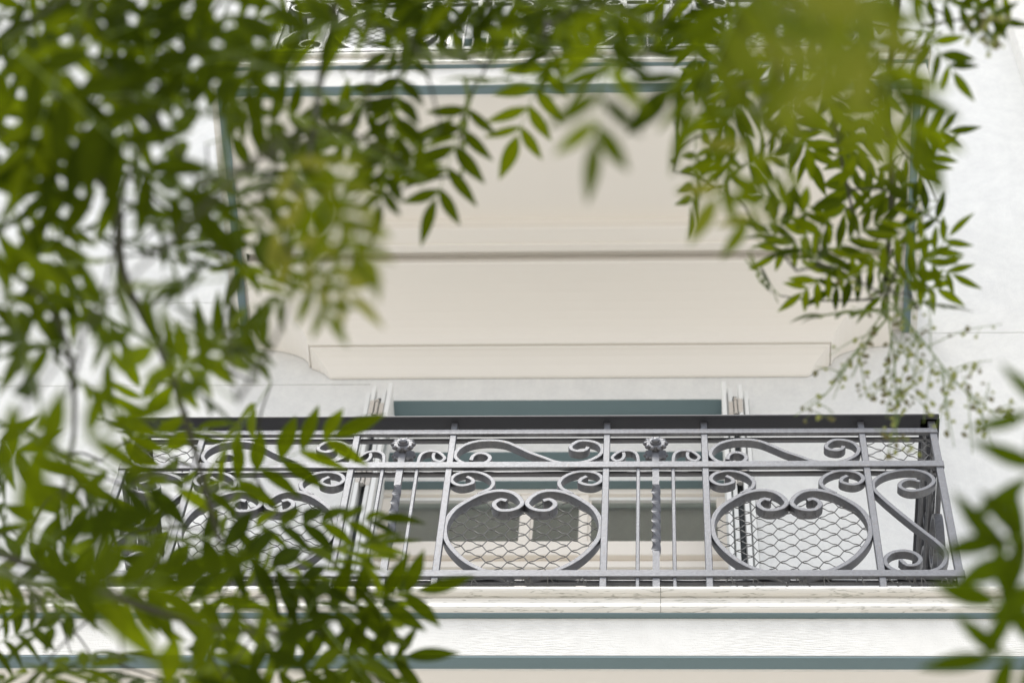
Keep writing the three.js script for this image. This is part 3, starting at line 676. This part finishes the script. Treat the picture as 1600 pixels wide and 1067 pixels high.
  [0.073, 6.015, -1.523, 102, 6, -45, 62, 4, 4],
  [-0.031, 5.598, -1.268, -162, -10, -52, 62, 4, 0],
  [0.525, 6.163, -1.518, 155, -1, 46, 65, 6, 0],
];
const UP = new THREE.Vector3(0, 1, 0), rad = Math.PI / 180;
const feet = [];
const stalkG = new THREE.CylinderGeometry(.0007, .0011, 1, 5, 1, true).translate(0, .5, 0);
for (const [x, y, z, head, rise, roll, mm, pairs, tint] of LEAVES) {
  const P = new THREE.Vector3(x, y, z), D = new THREE.Vector3(Math.cos(rise * rad) * Math.cos(head * rad), Math.sin(rise * rad), Math.cos(rise * rad) * Math.sin(head * rad));
  const N = UP.clone().addScaledVector(D, -UP.dot(D)).normalize(); N.applyAxisAngle(D, roll * rad);
  const L = mm / 1000, S = D.clone().cross(N), droop = .22, pet = .5 * L, sp = .42 * L, end = pet + sp * (pairs - .5);
  const at = (s) => D.clone().multiplyScalar(s).add(new THREE.Vector3(0, -droop * s * s, 0)), dir = (s) => D.clone().add(new THREE.Vector3(0, -2 * droop * s, 0)).normalize();
  const leaf = part('leaf', tube([0, .33, .66, 1].map((t) => at(t * end)), .0013, 10, 5, .0007), M.stalk, tree); leaf.position.copy(P); feet.push(P);
  const tints = TINTS[tint], mats = rnd() < .6 ? [tints[Math.floor(rnd() * tints.length)]] : tints;
  const place = (s, d, l) => {
    const n = N.clone().addScaledVector(S, rr(-.28, .28)).addScaledVector(D, rr(-.22, .22)); n.addScaledVector(d, -n.dot(d)).normalize();
    const m = part('leaflet', LEAFLETS[Math.floor(rnd() * LEAFLETS.length)], mats[Math.floor(rnd() * mats.length)], leaf);
    m.matrixAutoUpdate = true; m.quaternion.setFromRotationMatrix(new THREE.Matrix4().makeBasis(d, n.clone().cross(d), n)); m.scale.set(l, l * rr(.85, 1.1), l); m.position.copy(at(s));
  };
  for (let i = 0; i < pairs; i++) {
    const s = pet + sp * i, t = dir(s), l = L * (.78 + .22 * Math.sin(Math.PI * (i + .6) / pairs));
    for (const g of [-1, 1]) { const a = (62 - 18 * i / pairs + rr(-7, 7)) * rad; place(s + rr(-.05, .05) * L, t.clone().multiplyScalar(Math.cos(a)).addScaledVector(S, g * Math.sin(a)).add(new THREE.Vector3(0, rr(-.22, -.04), 0)).normalize(), l * rr(.93, 1.06)); }
  }
  place(end, dir(end), L);
}
// limbs, each a line of points from the trunk outward with its radius at the start
const LIMBS = [
  [0.0147, 0.004, [[-2.2, 4.3, -1.2], [-1.16, 4.70, -1.30], [-0.93, 4.68, -1.36], [-0.74, 4.65, -1.44], [-0.74, 4.68, -1.59], [-0.70, 4.71, -1.75], [-0.68, 4.74, -1.91], [-0.65, 4.71, -2.06]]],
  [0.0084, 0.003, [[-2.2, 4.3, -1.2], [-1.14, 4.61, -1.46], [-0.96, 4.69, -1.55], [-0.84, 4.65, -1.63], [-0.83, 4.67, -1.80], [-0.85, 4.60, -1.93]]],
  [0.0126, 0.004, [[-2.24, 3.4, -1.1], [-1.19, 4.51, -1.83], [-0.99, 4.57, -1.96], [-0.81, 4.59, -2.06], [-0.65, 4.61, -2.14], [-0.51, 4.61, -2.15]]],
  [0.0168, 0.005, [[-2.22, 5.2, -1.3], [-1.14, 4.84, -1.04], [-0.77, 4.73, -1.07], [-0.45, 4.83, -1.13], [-0.12, 5.24, -1.26], [0.25, 5.83, -1.48], [0.46, 6.18, -1.71], [0.45, 6.15, -1.96], [0.46, 6.10, -2.16], [0.45, 6.06, -2.34]]],
  [0.0063, 0.003, [[-0.45, 4.83, -1.13], [-0.43, 4.79, -1.22], [-0.45, 4.73, -1.32], [-0.44, 4.49, -1.34]]],
  [0.0063, 0.003, [[-0.29, 5.04, -1.20], [-0.25, 5.09, -1.32], [-0.25, 5.18, -1.47]]],
  [0.005, 0.003, [[-0.12, 5.24, -1.26], [-0.02, 4.51, -0.95], [0.06, 3.55, -0.62], [0.08, 2.85, -0.43]]],
  [0.005, 0.003, [[-0.12, 5.24, -1.26], [0.02, 4.66, -1.09], [0.11, 4.24, -1.03], [0.14, 4.20, -1.12]]],
  [0.0063, 0.003, [[0.25, 5.83, -1.48], [0.51, 5.64, -1.44], [0.60, 4.99, -1.39], [0.54, 4.30, -1.40], [0.47, 3.98, -1.45], [0.46, 3.90, -1.59]]],
  [0.005, 0.003, [[0.25, 5.83, -1.48], [0.30, 6.04, -1.73], [0.33, 6.04, -1.94], [0.38, 6.03, -2.17]]],
];
const V = (a) => new THREE.Vector3(...a);
const skeleton = [];
part('trunk', tube([V([-2.5, -.1, -.75]), V([-2.46, 1.2, -.8]), V([-2.3, 2.6, -.95]), V([-2.2, 4.2, -1.2]), V([-2.25, 6.2, -1.4])], .15, 40, 14, .07), M.bark, tree);
for (const [r0, r1, pts] of LIMBS) {
  const P = pts.map(V), c = new THREE.CatmullRomCurve3(P); part('limb', tube(P, r0, pts.length * 8, 8, r1), M.twig, tree);
  for (let i = 0; i <= 60; i++) { const q = c.getPointAt(i / 60); if (i > 8) skeleton.push(q); }
}
{ // twigs: every leaf foot is joined to the nearest wood, the nearest feet first
  const left = new Set(feet), best = new Map();
  for (const p of left) { let b = null, bd = 1e9; for (const q of skeleton) { const d = p.distanceTo(q); if (d < bd) { bd = d; b = q; } } best.set(p, [bd, b]); }
  while (left.size) {
    let p = null, bd = 1e9; for (const q of left) if (best.get(q)[0] < bd) { bd = best.get(q)[0]; p = q; }
    const from = best.get(p)[1]; left.delete(p);
    if (bd > .004) {
      const mid = from.clone().lerp(p, .5).add(new THREE.Vector3(rr(-.1, .1) * bd, .1 * bd, rr(-.1, .1) * bd));
      part('twig', tube([from, mid, p], .0026, 10, 5, .0014), M.twig, tree);
      for (const np of [mid, p]) for (const q of left) { const d = np.distanceTo(q); if (d < best.get(q)[0]) best.set(q, [d, np]); }
    }
  }
}
// flower panicles: branching stalks with loose small buds
function panicle(path, sides, reach, seed) {
  const q = mulberry(seed), c = new THREE.CatmullRomCurve3(path.map(V)), stems = [tube(path.map(V), .0022, 24, 5, .001)], buds = [[], []];
  for (let i = 0; i < sides; i++) {
    const t = .12 + .88 * i / sides, o = c.getPointAt(t), a = q() * 6.283, l = reach * (1.1 - .7 * t) * (.6 + .6 * q());
    const e = o.clone().add(new THREE.Vector3(Math.cos(a) * l, -l * (.1 + .5 * q()), Math.sin(a) * l)), m = o.clone().lerp(e, .5).add(new THREE.Vector3(0, l * .12, 0));
    const sc = new THREE.CatmullRomCurve3([o, m, e]); stems.push(tube([o, m, e], .0012, 8, 4, .0007));
    const nb = 3 + Math.floor(q() * 4);
    for (let k = 0; k < nb; k++) {
      const b = sc.getPointAt(.25 + .75 * k / nb), w = b.clone().add(new THREE.Vector3((q() - .5) * .03, -.006 - q() * .018, (q() - .5) * .03));
      stems.push(tube([b, b.clone().lerp(w, .6).add(new THREE.Vector3(0, .001, 0)), w], .0006, 3, 3));
      const g = new THREE.SphereGeometry(.0026 + .0028 * q(), 7, 5); g.scale(1, 1.5, .8); g.rotateX(q() * 2); g.rotateY(q() * 6); g.translate(w.x, w.y, w.z); buds[q() < .62 ? 0 : 1].push(g);
    }
  }
  const o = part('flower_panicle', mergeGeometries(stems), M.stalk, tree); o.userData.kind = 'stuff';
  buds.forEach((b, i) => { const m = part('flower_buds', mergeGeometries(b), i ? M.driedBud : M.bud, o); m.userData.kind = 'stuff'; });
}
panicle([[0.45, 6.06, -2.34], [0.46, 6.01, -2.42], [0.47, 5.96, -2.51], [0.47, 5.90, -2.62]], 22, 0.13, 31);
panicle([[0.46, 6.04, -2.37], [0.52, 5.92, -2.40], [0.57, 5.80, -2.42], [0.63, 5.68, -2.42]], 26, 0.16, 32);
panicle([[0.45, 6.02, -2.40], [0.38, 5.98, -2.47], [0.33, 5.95, -2.53], [0.27, 5.92, -2.56]], 9, 0.09, 33);
panicle([[0.53, 5.58, -1.56], [0.54, 5.56, -1.59], [0.55, 5.54, -1.63]], 8, 0.05, 35);
renderer.render(scene, camera);
